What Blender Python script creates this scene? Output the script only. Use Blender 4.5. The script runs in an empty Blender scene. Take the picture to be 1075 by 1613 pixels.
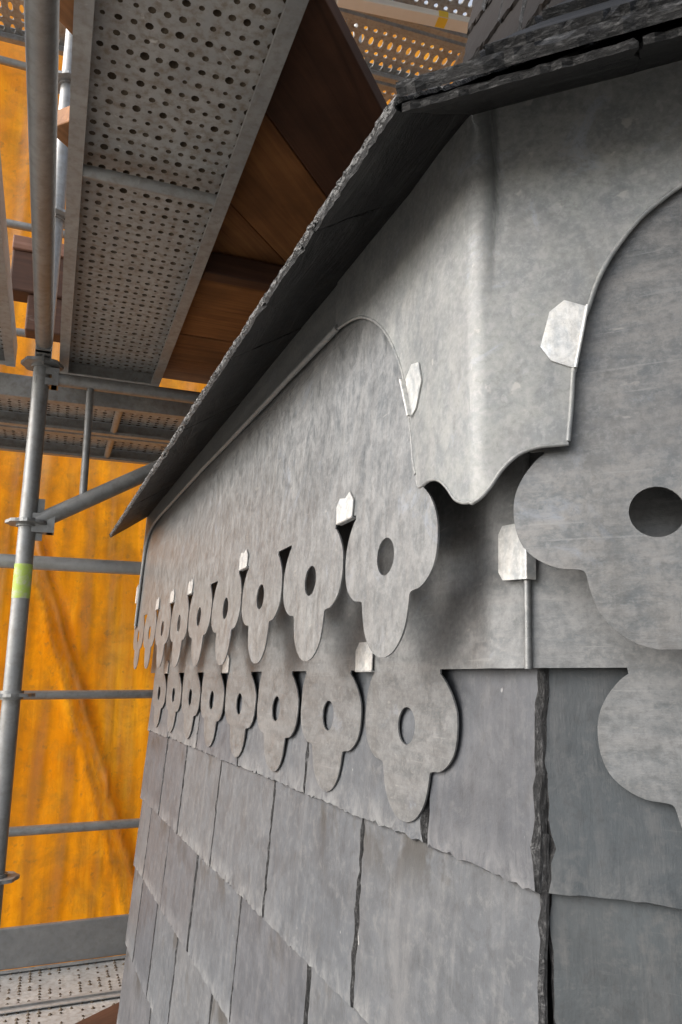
import bpy, bmesh, math, random
from mathutils import Vector, Matrix, noise
from mathutils.geometry import delaunay_2d_cdt
R_ = math.radians
sc = bpy.context.scene
COL = sc.collection

# ------------------------------------------------------------------ camera, sky, sun, exposure
cam_d = bpy.data.cameras.new('camera')
cam = bpy.data.objects.new('camera', cam_d); COL.objects.link(cam)
cam_d.sensor_fit = 'VERTICAL'; cam_d.sensor_height = 36.0; cam_d.sensor_width = 24.0
cam_d.lens = 26.0
cam_d.clip_start = 0.02; cam_d.clip_end = 2000
cam.location = (0, 0, 0)
cam.rotation_euler = (R_(90 + 12.41), 0, 0)
cam_d.dof.use_dof = False; cam_d.dof.focus_distance = 0.62; cam_d.dof.aperture_fstop = 11
sc.camera = cam

SUN_EL, SUN_AZ = 34.0, 254.0          # azimuth clockwise from +Y
w = bpy.data.worlds.new('World'); sc.world = w; w.use_nodes = True
nt = w.node_tree; nt.nodes.clear()
sky = nt.nodes.new('ShaderNodeTexSky'); sky.sky_type = 'NISHITA'; sky.sun_disc = False
sky.sun_elevation = R_(SUN_EL); sky.sun_rotation = R_(SUN_AZ)
sky.dust_density = 4.0; sky.air_density = 1.0; sky.ozone_density = 1.0
hs = nt.nodes.new('ShaderNodeHueSaturation'); hs.inputs['Saturation'].default_value = 0.42
bg = nt.nodes.new('ShaderNodeBackground'); bg.inputs['Strength'].default_value = 0.15
wo = nt.nodes.new('ShaderNodeOutputWorld')
nt.links.new(sky.outputs[0], hs.inputs['Color']); nt.links.new(hs.outputs[0], bg.inputs['Color'])
nt.links.new(bg.outputs[0], wo.inputs['Surface'])

sun_d = bpy.data.lights.new('sun', 'SUN'); sun = bpy.data.objects.new('sun', sun_d); COL.objects.link(sun)
sun_d.energy = 0.6; sun_d.angle = R_(80); sun_d.color = (1.0, 0.985, 0.965)
sd = Vector((math.sin(R_(SUN_AZ)) * math.cos(R_(SUN_EL)), math.cos(R_(SUN_AZ)) * math.cos(R_(SUN_EL)), math.sin(R_(SUN_EL))))
sun.location = sd * 30
sun.rotation_euler = sd.to_track_quat('Z', 'Y').to_euler()

sc.view_settings.view_transform = 'Standard'; sc.view_settings.look = 'None'
sc.view_settings.exposure = 1.25; sc.view_settings.gamma = 1.0
sc.view_settings.use_curve_mapping = False
try:
    sc.cycles.max_bounces = 8; sc.cycles.diffuse_bounces = 5; sc.cycles.use_denoising = True
except Exception:
    pass

# ------------------------------------------------------------------ material helpers
class NT:
    def __init__(s, name):
        s.m = bpy.data.materials.new(name); s.m.use_nodes = True
        s.t = s.m.node_tree; s.t.nodes.clear()
        s.out = s.n('ShaderNodeOutputMaterial')
        tc = s.n('ShaderNodeTexCoord'); s.obj = tc.outputs['Object']
        s.oi = s.n('ShaderNodeObjectInfo').outputs['Random']
    def n(s, typ, **kw):
        nd = s.t.nodes.new(typ)
        for k, v in kw.items(): setattr(nd, k, v)
        return nd
    def l(s, a, b): s.t.links.new(a, b)
    def val(s, sock, v):
        if hasattr(v, 'is_linked') or hasattr(v, 'links'): s.l(v, sock)
        else: sock.default_value = v
    def coords(s, scale=(1, 1, 1), rand=True, rot=(0, 0, 0)):
        mp = s.n('ShaderNodeMapping'); s.l(s.obj, mp.inputs['Vector'])
        mp.inputs['Scale'].default_value = scale; mp.inputs['Rotation'].default_value = rot
        if rand:
            cb = s.n('ShaderNodeCombineXYZ')
            m1 = s.math('MULTIPLY', s.oi, 37.0); m2 = s.math('MULTIPLY', s.oi, 91.0)
            s.l(m1, cb.inputs[0]); s.l(m2, cb.inputs[1]); s.l(cb.outputs[0], mp.inputs['Location'])
        return mp.outputs[0]
    def math(s, op, a, b=0.0, c=0.0, clamp=False):
        nd = s.n('ShaderNodeMath', operation=op); nd.use_clamp = clamp
        s.val(nd.inputs[0], a); s.val(nd.inputs[1], b)
        if op in ('MULTIPLY_ADD',): s.val(nd.inputs[2], c)
        return nd.outputs[0]
    def noise(s, vec, scale, detail=4.0, rough=0.6, dist=0.0):
        nd = s.n('ShaderNodeTexNoise'); s.l(vec, nd.inputs['Vector'])
        nd.inputs['Scale'].default_value = scale; nd.inputs['Detail'].default_value = detail
        nd.inputs['Roughness'].default_value = rough; nd.inputs['Distortion'].default_value = dist
        return nd.outputs['Fac']
    def vor(s, vec, scale, feature='F1'):
        nd = s.n('ShaderNodeTexVoronoi'); nd.feature = feature; s.l(vec, nd.inputs['Vector'])
        nd.inputs['Scale'].default_value = scale
        return nd.outputs['Distance']
    def ramp(s, fac, stops):
        nd = s.n('ShaderNodeValToRGB'); s.l(fac, nd.inputs['Fac']); cr = nd.color_ramp
        while len(cr.elements) > 1: cr.elements.remove(cr.elements[-1])
        for i, (p, c) in enumerate(stops):
            e = cr.elements[0] if i == 0 else cr.elements.new(p)
            e.position = p
            if not hasattr(c, '__len__'): c = (c, c, c)
            e.color = (*c, 1)
        return nd.outputs[0]
    def mix(s, fac, a, b, mode='MIX'):
        nd = s.n('ShaderNodeMix', data_type='RGBA', blend_type=mode)
        s.val(nd.inputs['Factor'], fac)
        for sk, v in ((nd.inputs['A'], a), (nd.inputs['B'], b)):
            if isinstance(v, tuple): sk.default_value = (*v, 1)
            else: s.l(v, sk)
        return nd.outputs['Result']
    def finish(s, color, rough=0.6, metal=0.0, height=None, hstr=0.3, hdist=0.002, spec=0.5):
        p = s.n('ShaderNodeBsdfPrincipled')
        if isinstance(color, tuple): p.inputs['Base Color'].default_value = (*color, 1)
        else: s.l(color, p.inputs['Base Color'])
        s.val(p.inputs['Roughness'], rough); s.val(p.inputs['Metallic'], metal)
        p.inputs['Specular IOR Level'].default_value = spec
        if height is not None:
            b = s.n('ShaderNodeBump'); b.inputs['Strength'].default_value = hstr; b.inputs['Distance'].default_value = hdist
            s.l(height, b.inputs['Height']); s.l(b.outputs[0], p.inputs['Normal'])
        s.l(p.outputs[0], s.out.inputs['Surface'])
        return s.m

def lead_mat(name, base, grain, warm=(0.985, 1.0, 1.0), rough=0.42, metal=0.35, contrast=1.0, streak=0.32):
    """weathered rolled lead: mottled oxide, rolling grain, rubbed marks and scratches"""
    k = NT(name)
    v = k.coords((1, 1, 1), False)
    if grain == 'v': g = k.coords((90, 5, 20), False)
    else: g = k.coords((6, 90, 20), False)
    mott = k.noise(k.coords((62, 40, 40) if grain == 'v' else (38, 66, 40), False), 1.0, 8, 0.74, 0.25)
    big = k.noise(k.coords((9, 4, 6) if grain == 'v' else (3.5, 13, 6), False), 1.0, 5, 0.65, 0.3)
    gr = k.noise(g, 1.0, 5, 0.65)
    d = 0.24 * contrast
    lo = tuple(base * (1 - d) * c for c in (0.94, 1.0, 1.03)); hi = tuple(base * (1 + d) * c for c in warm)
    c = k.mix(k.ramp(mott, [(0.38, 0), (0.62, 1)]), lo, hi)
    c = k.mix(k.math('MULTIPLY', k.ramp(gr, [(0.45, 0), (0.62, 1)]), streak), c, tuple(base * 1.35 * x for x in (1, .97, .94)))
    c = k.mix(k.math('MULTIPLY', k.ramp(big, [(0.35, 1), (0.55, 0)]), 0.45), c, tuple(base * 0.72 * x for x in (.98, 1, 1.02)))
    # bluish water marks and small pale scuffs
    wm = k.noise(v, 12, 6, 0.7, 1.6)
    c = k.mix(k.math('MULTIPLY', k.ramp(wm, [(0.60, 0), (0.70, 1)]), 0.5), c, (base * 1.35, base * 1.5, base * 1.75))
    run = k.noise(k.coords((38, 2.2, 10), False), 1.0, 5, 0.7, 0.25)       # run-off streaks, down the wall
    c = k.mix(k.math('MULTIPLY', k.ramp(run, [(0.56, 0), (0.7, 1)]), 0.4), c, (base * .66, base * .64, base * .60))
    scr = k.noise(k.coords((260, 12, 60) if grain == 'v' else (12, 260, 60), False, (0, 0, .12)), 1.0, 2, 0.5)
    c = k.mix(k.math('MULTIPLY', k.ramp(scr, [(0.68, 0), (0.72, 1)]), 0.4), c, (base * 1.55, base * 1.55, base * 1.52))
    sp = k.noise(k.coords((45, 130, 60), False, (0, 0, 0.25)), 1.0, 3, 0.5, 0.3)
    c = k.mix(k.math('MULTIPLY', k.ramp(sp, [(0.70, 0), (0.74, 1)]), 0.4), c, (min(1, base * 2.1), min(1, base * 2.0), base * 1.85))
    fine = k.noise(v, 190, 5, 0.7, 0.2)
    c = k.mix(k.math('MULTIPLY', k.ramp(fine, [(0.5, 0), (0.62, 1)]), 0.45), c, tuple(base * 1.4 * x for x in (1, .99, .97)))
    c = k.mix(k.math('MULTIPLY', k.ramp(fine, [(0.38, 1), (0.46, 0)]), 0.4), c, tuple(base * .66 * x for x in (1, 1, 1)))
    dk = k.noise(k.coords((1, 1, 1), False), 70, 3, 0.5)
    c = k.mix(k.math('MULTIPLY', k.ramp(dk, [(0.70, 0), (0.76, 1)]), 0.35), c, (base * .45, base * .45, base * .42))
    rr = k.ramp(mott, [(0.25, rough - 0.1), (0.75, rough + 0.16)])
    h = k.math('ADD', k.math('MULTIPLY', gr, 0.35), k.math('ADD', k.math('MULTIPLY', mott, 0.6), k.math('MULTIPLY', k.noise(v, 9, 2, 0.4), 3.0)))
    return k.finish(c, rr, metal, h, 0.32, 0.0025)

M = {}
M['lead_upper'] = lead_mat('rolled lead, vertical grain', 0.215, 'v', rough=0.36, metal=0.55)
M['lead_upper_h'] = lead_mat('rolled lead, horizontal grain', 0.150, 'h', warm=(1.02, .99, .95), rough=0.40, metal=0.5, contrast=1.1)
M['lead_lower'] = lead_mat('lead, dull', 0.165, 'h', warm=(.98, 1.0, 1.01), rough=0.40, metal=0.4)
M['lead_cap'] = lead_mat('soft grey lead', 0.21, 'h', warm=(0.97, 1.0, 0.96), rough=0.48, metal=0.15, contrast=0.8, streak=0.3)
M['tin'] = lead_mat('bright tinned lead', 0.50, 'v', warm=(1, .98, .92), rough=0.38, metal=0.45, contrast=0.8)

def cap_smear(m):
    t = m.node_tree; p = [n for n in t.nodes if n.type == 'BSDF_PRINCIPLED'][0]
    k = NT.__new__(NT); k.m = m; k.t = t
    tc = k.n('ShaderNodeTexCoord').outputs['Object']; k.obj = tc
    dp = k.n('ShaderNodeVectorMath', operation='DOT_PRODUCT'); k.l(tc, dp.inputs[0]); dp.inputs[1].default_value = (-.72, .694, 0)
    sp = k.n('ShaderNodeSeparateXYZ'); k.l(tc, sp.inputs[0])
    mp = k.n('ShaderNodeMapping'); k.l(tc, mp.inputs['Vector']); mp.inputs['Scale'].default_value = (60, 60, 9)
    nz = k.noise(mp.outputs[0], 1.0, 5, .7, .5)
    x0 = .72 * .135 - .694 * .5324                      # the corner sits at -x0
    d = k.math('ADD', dp.outputs['Value'], x0 + .0125)
    d = k.math('ADD', d, k.math('MULTIPLY', k.math('SUBTRACT', nz, .5), .022))
    g = k.math('SUBTRACT', 1.0, k.math('DIVIDE', k.math('ABSOLUTE', d), .0085), clamp=True)
    zz = k.math('MULTIPLY', k.math('DIVIDE', k.math('SUBTRACT', sp.outputs[2], .245), .06, clamp=True), k.math('DIVIDE', k.math('SUBTRACT', .46, sp.outputs[2]), .03, clamp=True), clamp=True)
    f = k.math('MULTIPLY', k.math('MULTIPLY', g, zz), k.math('MULTIPLY_ADD', nz, 2.2, -.35), clamp=True)
    src = p.inputs['Base Color'].links[0].from_socket
    k.l(k.mix(f, src, (.06, .064, .064)), p.inputs['Base Color'])
cap_smear(M['lead_cap'])

def slate_mat(name, base, tint=(0.95, 1.0, 1.05), scuff=0.55, rough=0.55, spec=0.45, riven=0.0):
    k = NT(name)
    v = k.coords((1, 1, 1)); g = k.coords((70, 9, 30))
    mott = k.noise(v, 18, 7, 0.68, 0.5); gr = k.noise(g, 1, 5, 0.7, 0.4)
    c = k.mix(k.ramp(mott, [(0.3, 0), (0.7, 1)]), tuple(base * .78 * t for t in tint), tuple(base * 1.2 * t for t in tint))
    c = k.mix(k.math('MULTIPLY', k.ramp(gr, [(0.5, 0), (0.75, 1)]), scuff * 0.8), c, tuple(base * 1.75 for _ in range(3)))
    dust = k.noise(k.coords((1, .6, 1)), 6, 6, 0.7, 0.6)
    c = k.mix(k.math('MULTIPLY', k.ramp(dust, [(0.5, 0), (0.72, 1)]), scuff * 0.6), c, (base * 1.75, base * 1.72, base * 1.7))
    ch = k.noise(k.coords((120, 60, 120)), 1, 2, 0.5)
    c = k.mix(k.ramp(ch, [(0.77, 0), (0.80, 0.6)]), c, (0.4, 0.39, 0.37))
    scr = k.noise(k.coords((14, 160, 60), True, (0, 0, 0.5)), 1, 3, 0.6, 0.6)
    c = k.mix(k.math('MULTIPLY', k.ramp(scr, [(0.7, 0), (0.75, 1)]), 0.35 * scuff), c, (base * 2.4, base * 2.4, base * 2.4))
    br = k.noise(k.coords((1.5, 1, 1)), 11, 4, 0.6, 1.0)
    c = k.mix(k.math('MULTIPLY', k.ramp(br, [(0.62, 0), (0.72, 1)]), 0.3), c, (base * .95, base * .8, base * .62))
    fine = k.noise(k.coords((1, 1, 1)), 75, 6, 0.75, 0.2)
    c = k.mix(k.math('MULTIPLY', k.ramp(fine, [(0.52, 0), (0.64, 1)]), scuff * .75), c, (base * 1.7, base * 1.7, base * 1.68))
    c = k.mix(k.math('MULTIPLY', k.ramp(fine, [(0.36, 1), (0.46, 0)]), scuff * .6), c, (base * .62, base * .62, base * .63))
    sy = k.n('ShaderNodeSeparateXYZ'); k.l(k.obj, sy.inputs[0])
    tail = k.math('SUBTRACT', 1.0, k.math('DIVIDE', sy.outputs[1], .030), clamp=True)
    worn = k.noise(k.coords((1.6, 1, 1)), 28, 6, 0.75, 0.6)
    c = k.mix(k.math('MULTIPLY', k.math('MULTIPLY', tail, k.ramp(worn, [(0.42, 0), (0.62, 1)])), min(1, scuff * 1.3)), c, (base * 2.3, base * 2.3, base * 2.25))
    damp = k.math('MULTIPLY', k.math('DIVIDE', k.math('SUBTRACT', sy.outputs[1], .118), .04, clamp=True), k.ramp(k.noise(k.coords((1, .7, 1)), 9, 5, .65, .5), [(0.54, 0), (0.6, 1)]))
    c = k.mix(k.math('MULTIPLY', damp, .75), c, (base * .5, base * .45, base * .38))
    # every slate its own shade
    c = k.mix(1.0, c, k.ramp(k.oi, [(0, (0.78, 0.79, 0.84)), (0.35, (0.95, 0.93, 0.95)), (0.7, (1.0, 1.02, 1.05)), (1, (1.16, 1.14, 1.13))]), 'MULTIPLY')
    h = k.math('ADD', k.math('MULTIPLY', gr, 0.6), k.math('ADD', mott, k.math('MULTIPLY', k.noise(v, 60, 4, .6), 0.4)))
    if riven:
        rv = k.noise(k.coords((5, 30, 10), True, (0, 0, .35)), 1, 6, .65, .8)
        h = k.math('ADD', h, k.math('MULTIPLY', rv, riven))
        c = k.mix(k.math('MULTIPLY', k.ramp(rv, [(0.55, 0), (0.68, 1)]), 0.7), c, (base * 3.2, base * 3.3, base * 3.2))
    return k.finish(c, k.ramp(mott, [(0.2, rough - .08), (0.8, rough + .15)]), 0, h, 0.45, 0.0022, spec)

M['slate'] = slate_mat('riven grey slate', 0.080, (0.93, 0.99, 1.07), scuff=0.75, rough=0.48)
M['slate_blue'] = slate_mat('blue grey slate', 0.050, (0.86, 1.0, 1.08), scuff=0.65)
M['slate_dark'] = slate_mat('dark roofing slate', 0.013, (0.98, 1.0, 1.02), scuff=0.5, rough=0.5, spec=0.3, riven=6.0)
M['slate_orange_lit'] = slate_mat('slate tinted for orange light', 0.014, (1.3, 0.98, 0.78), scuff=0.25, spec=0.12)  # brown cast of the orange light is put into the slate colour

def slate_edge_mat(name, lo, hi, spark=False):
    k = NT(name)
    n1 = k.noise(k.coords((60, 60, 500)), 1, 5, 0.75, 0.2); n2 = k.noise(k.coords((90, 130, 330)), 1, 5, 0.75, 0.25)
    c = k.mix(k.ramp(n2, [(0.5, 0), (0.72, 1)]), (lo, lo, lo * 1.05), (hi, hi, hi))
    if spark:
        n3 = k.noise(k.coords((170, 330, 330)), 1, 3, 0.7)
        c = k.mix(k.ramp(n3, [(0.46, 0), (0.54, 1)]), (lo, lo, lo), (hi, hi, hi)); n2 = n3
    h = k.math('ADD', n1, n2)
    return k.finish(c, 0.45, 0, h, 1.0, 0.005, 0.45)
M['slate_edge'] = slate_edge_mat('broken slate edge', 0.022, 0.16)
M['slate_edge_dark'] = slate_edge_mat('broken dark slate edge', 0.006, 0.17)

M['slate_edge_spark'] = slate_edge_mat('slate edge with painted glints', 0.010, 0.27, True)  # glints along the left eave edge, painted in as pale speckles

def galv_mat(name, base, dirt=0.4, metal=0.55, rough=0.45, warm=(1.0, .93, .82)):
    k = NT(name); v = k.coords((1, 1, 1))
    a = k.noise(v, 12, 6, 0.65, .4); b = k.noise(v, 55, 4, 0.6)
    c = k.mix(k.ramp(a, [(0.3, 0), (0.7, 1)]), (base * .8, base * .82, base * .83), (base * 1.15, base * 1.15, base * 1.12))
    c = k.mix(k.math('MULTIPLY', k.ramp(b, [(0.45, 0), (0.7, 1)]), dirt), c, tuple(base * .62 * x for x in warm))
    c = k.mix(k.math('MULTIPLY', k.ramp(k.noise(v, 28, 5, .7, 1.), [(0.62, 0), (0.72, 1)]), dirt), c, (base * 1.5, base * 1.5, base * 1.45))
    return k.finish(c, k.ramp(a, [(0.2, rough - .1), (.8, rough + .15)]), metal, k.math('ADD', a, b), 0.15, 0.003)
M['galv'] = galv_mat('galvanised tube', 0.31, 0.5)
M['galv_light'] = galv_mat('new galvanised tube', 0.42, 0.3)
M['deck'] = galv_mat('galvanised deck plate', 0.43, 1.0, 0.2, 0.6, (1.0,.86,.68))
M['deck_rail'] = galv_mat('galvanised deck rail', 0.35, 0.6, 0.2, 0.5, (1.0,.88,.72))
M['deck_top'] = galv_mat('cement splashed deck', 0.42, 0.9, 0.15, 0.6)
M['grime'] = NT('grimy punched hole').finish((0.10, 0.075, 0.05), 0.8)
M['toe'] = galv_mat('toe board steel', 0.27, 0.3, 0.4, 0.45)
k = NT('green yellow tape'); M['tape'] = k.finish(k.mix(k.ramp(k.noise(k.coords((1, 1, 1)), 45, 5, .7), [(.45, 0), (.65, 1)]), (0.42, 0.56, 0.10), (0.50, 0.52, 0.36)), 0.5)
k = NT('white painted board'); M['white'] = k.finish(k.mix(k.noise(k.coords((1, 1, 1)), 20, 4), (0.8, 0.79, 0.76), (0.7, 0.68, 0.62)), 0.6)
M['yellow'] = NT('yellow sticker').finish((0.8, 0.55, 0.05), 0.5)
M['core'] = NT('dark sarking').finish((0.03, 0.028, 0.026), 0.9)

def wood_mat(name, a, b):
    k = NT(name); g = k.coords((2.2, 40, 40)); v = k.coords((1, 1, 1))
    n1 = k.noise(g, 1, 5, 0.6, 1.2); n2 = k.noise(v, 5, 4, .6)
    c = k.mix(k.ramp(n1, [(0.3, 0), (0.7, 1)]), a, b)
    c = k.mix(k.math('MULTIPLY', k.ramp(n2, [(0.35, 1), (0.6, 0)]), 0.5), c, tuple(x * .45 for x in a))
    c = k.mix(k.math('MULTIPLY', k.ramp(k.noise(k.coords((3, 9, 9)), 1, 5, .7), [(0.68, 0), (0.74, 1)]), 0.3), c, (0.45, 0.42, 0.37))
    return k.finish(c, 0.7, 0, n1, 0.4, 0.003)
M['wood'] = wood_mat('scaffold board timber', (0.19, 0.075, 0.024), (0.37, 0.16, 0.052))
M['wood_dark'] = wood_mat('weathered dark timber', (0.062, 0.025, 0.013), (0.11, 0.047, 0.025))
M['wood_red'] = wood_mat('red brown timber', (0.22, 0.10, 0.06), (0.32, 0.17, 0.12))

# orange sheeting: lets daylight through
k = NT('orange sheeting'); v = k.coords((1, 1, 1), False)
n1 = k.noise(v, 2.6, 7, 0.72, 0.6); n2 = k.noise(v, 11, 6, 0.7, .3); n3 = k.noise(k.coords((9, 9, 0.7), False), 1, 5, .65)
c = k.mix(k.ramp(n1, [(0.3, 0), (0.65, 1)]), (0.60, 0.185, 0.004), (0.82, 0.315, 0.008))
c = k.mix(k.math('MULTIPLY', k.ramp(n2, [(0.48, 0), (0.66, 1)]), 0.65), c, (0.45, 0.19, 0.02))
c = k.mix(k.math('MULTIPLY', k.ramp(n3, [(0.5, 0), (0.7, 1)]), 0.5), c, (1.0, 0.5, 0.03))
n5 = k.noise(v, 5.5, 7, .75, .5)
c = k.mix(k.math('MULTIPLY', k.ramp(n5, [(0.47, 0), (0.66, 1)]), 0.6), c, (0.40, 0.15, 0.012))
n4 = k.noise(k.coords((16, 16, 0.6), False), 1, 4, .6)
c = k.mix(k.math('MULTIPLY', k.ramp(n4, [(0.58, 0), (0.7, 1)]), 0.4), c, (0.5, 0.17, 0.008))
c = k.mix(k.math('MULTIPLY', k.ramp(k.noise(v, 24, 4, .6), [(0.6, 0), (0.72, 1)]), 0.6), c, (0.26, 0.13, 0.03))
df = k.n('ShaderNodeBsdfDiffuse'); tl = k.n('ShaderNodeBsdfTranslucent'); mx = k.n('ShaderNodeMixShader'); mx.inputs[0].default_value = 0.62
gl = k.n('ShaderNodeBsdfGlossy'); gl.inputs['Roughness'].default_value = 0.45; mx2 = k.n('ShaderNodeMixShader'); mx2.inputs[0].default_value = 0.04
bp = k.n('ShaderNodeBump'); bp.inputs['Strength'].default_value = 0.5; bp.inputs['Distance'].default_value = 0.02
k.l(k.math('ADD', n3, k.math('MULTIPLY', n2, 0.4)), bp.inputs['Height'])
for sh in (df, tl): k.l(c, sh.inputs['Color']); k.l(bp.outputs[0], sh.inputs['Normal'])
k.l(df.outputs[0], mx.inputs[1]); k.l(tl.outputs[0], mx.inputs[2]); k.l(mx.outputs[0], mx2.inputs[1]); k.l(gl.outputs[0], mx2.inputs[2])
k.l(mx2.outputs[0], k.out.inputs['Surface']); M['tarp'] = k.m
k = NT('bare ground'); M['ground'] = k.finish(k.mix(k.noise(k.coords((1, 1, 1), False), 0.4, 6), (0.16, 0.15, 0.13), (0.3, 0.28, 0.25)), 0.9)

# ------------------------------------------------------------------ object helpers
def tag(o, label=None, cat=None, group=None, kind=None):
    for key, v in (('label', label), ('category', cat), ('group', group), ('kind', kind)):
        if v: o[key] = v
    return o

def empty(name, loc, rot=None, **kw):
    o = bpy.data.objects.new(name, None); COL.objects.link(o); o.empty_display_size = 0.05
    mw = Matrix.Translation(Vector(loc)) @ (rot.to_4x4() if rot is not None else Matrix.Identity(4))
    o.matrix_basis = mw; o['_mw'] = 0; del o['_mw']
    WM[o.name] = mw
    return tag(o, **kw)
WM = {}

def place(name, mesh, parent=None, mw=None, **kw):
    """link MESH as an object at world matrix MW, keeping that place under its parent"""
    o = bpy.data.objects.new(name, mesh); COL.objects.link(o)
    mw = mw if mw is not None else Matrix.Identity(4)
    WM[o.name] = mw
    if parent is not None:
        o.parent = parent
        o.matrix_basis = WM[parent.name].inverted() @ mw
    else:
        o.matrix_basis = mw
    return tag(o, **kw)

class MB:
    def __init__(s): s.v = []; s.f = []; s.m = []; s.sm = []
    def add(s, vs, fs, mi=0, smooth=False):
        b = len(s.v); s.v += [tuple(p) for p in vs]
        for f in fs: s.f.append([i + b for i in f]); s.m.append(mi); s.sm.append(smooth)
    def box(s, a, b, mi=0, bev=0.0):
        x0, y0, z0 = a; x1, y1, z1 = b
        if bev <= 0:
            vs = [(x0, y0, z0), (x1, y0, z0), (x1, y1, z0), (x0, y1, z0), (x0, y0, z1), (x1, y0, z1), (x1, y1, z1), (x0, y1, z1)]
            s.add(vs, [(3, 2, 1, 0), (4, 5, 6, 7), (0, 1, 5, 4), (1, 2, 6, 5), (2, 3, 7, 6), (3, 0, 4, 7)], mi)
        else:
            bm = bmesh.new(); bmesh.ops.create_cube(bm, size=1)
            for v in bm.verts: v.co = Vector(((x0 + x1) / 2 + v.co.x * (x1 - x0), (y0 + y1) / 2 + v.co.y * (y1 - y0), (z0 + z1) / 2 + v.co.z * (z1 - z0)))
            bmesh.ops.bevel(bm, geom=list(bm.edges), offset=bev, segments=2, affect='EDGES', profile=0.5)
            bm.verts.index_update()
            s.add([v.co[:] for v in bm.verts], [[v.index for v in f.verts] for f in bm.faces], mi); bm.free()
    def tube(s, p0, p1, r, seg=20, mi=0, r1=None, caps=True):
        p0, p1 = Vector(p0), Vector(p1); d = (p1 - p0).normalized()
        a = d.orthogonal().normalized(); b = d.cross(a); r1 = r if r1 is None else r1
        ring = [(math.cos(2 * math.pi * i / seg), math.sin(2 * math.pi * i / seg)) for i in range(seg)]
        A = [p0 + (a * x + b * y) * r for x, y in ring]; B = [p1 + (a * x + b * y) * r1 for x, y in ring]
        s.add(A + B, [(i, (i + 1) % seg, seg + (i + 1) % seg, seg + i) for i in range(seg)], mi, True)
        if caps:
            s.add(A, [tuple(range(seg))[::-1]], mi); s.add(B, [tuple(range(seg))], mi)
    def sweep(s, pts, r, seg=8, mi=0):
        pts = [Vector(p) for p in pts]; rings = []
        up = None
        for i, p in enumerate(pts):
            d = (pts[min(i + 1, len(pts) - 1)] - pts[max(i - 1, 0)]).normalized()
            if up is None: up = d.orthogonal().normalized()
            up = (up - d * up.dot(d)).normalized(); b = d.cross(up)
            rings.append([p + (up * math.cos(2 * math.pi * j / seg) + b * math.sin(2 * math.pi * j / seg)) * r for j in range(seg)])
        vs = [q for rg in rings for q in rg]; fs = []
        for i in range(len(pts) - 1):
            for j in range(seg): fs.append((i * seg + j, i * seg + (j + 1) % seg, (i + 1) * seg + (j + 1) % seg, (i + 1) * seg + j))
        s.add(vs, fs, mi, True)
        s.add(rings[0], [tuple(range(seg))[::-1]], mi); s.add(rings[-1], [tuple(range(seg))], mi)
    def prism(s, poly, z0, z1, mi=0):
        n = len(poly)
        s.add([(x, y, z0) for x, y in poly] + [(x, y, z1) for x, y in poly],
              [tuple(range(n))[::-1], tuple(range(n, 2 * n))] + [(i, (i + 1) % n, n + (i + 1) % n, n + i) for i in range(n)], mi)
    def mesh(s, name, mats):
        me = bpy.data.meshes.new(name); me.from_pydata(s.v, [], s.f)
        for m in (mats if isinstance(mats, (list, tuple)) else [mats]): me.materials.append(m)
        me.polygons.foreach_set('material_index', s.m); me.polygons.foreach_set('use_smooth', s.sm)
        me.validate(); me.update(); return me

def inside(p, poly):
    x, y = p; c = False; n = len(poly); j = n - 1
    for i in range(n):
        xi, yi = poly[i]; xj, yj = poly[j]
        if (yi > y) != (yj > y) and x < (xj - xi) * (y - yi) / (yj - yi) + xi: c = not c
        j = i
    return c

def densify(poly, h):
    out = []
    for i, p in enumerate(poly):
        q = poly[(i + 1) % len(poly)]; L = math.dist(p, q); n = max(1, round(L / h))
        out += [(p[0] + (q[0] - p[0]) * t / n, p[1] + (q[1] - p[1]) * t / n) for t in range(n)]
    return out

def smooth_line(pts, n=6):
    """Catmull-Rom through an open line"""
    out = []
    P = [pts[0]] + list(pts) + [pts[-1]]
    for i in range(1, len(P) - 2):
        a, b, c, d = P[i - 1], P[i], P[i + 1], P[i + 2]
        for t in range(n):
            t = t / n
            out.append(tuple(0.5 * (2 * b[q] + (c[q] - a[q]) * t + (2 * a[q] - 5 * b[q] + 4 * c[q] - d[q]) * t * t + (3 * b[q] - a[q] - 3 * c[q] + d[q]) * t ** 3) for q in (0, 1)))
    out.append(tuple(pts[-1])); return out

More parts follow.
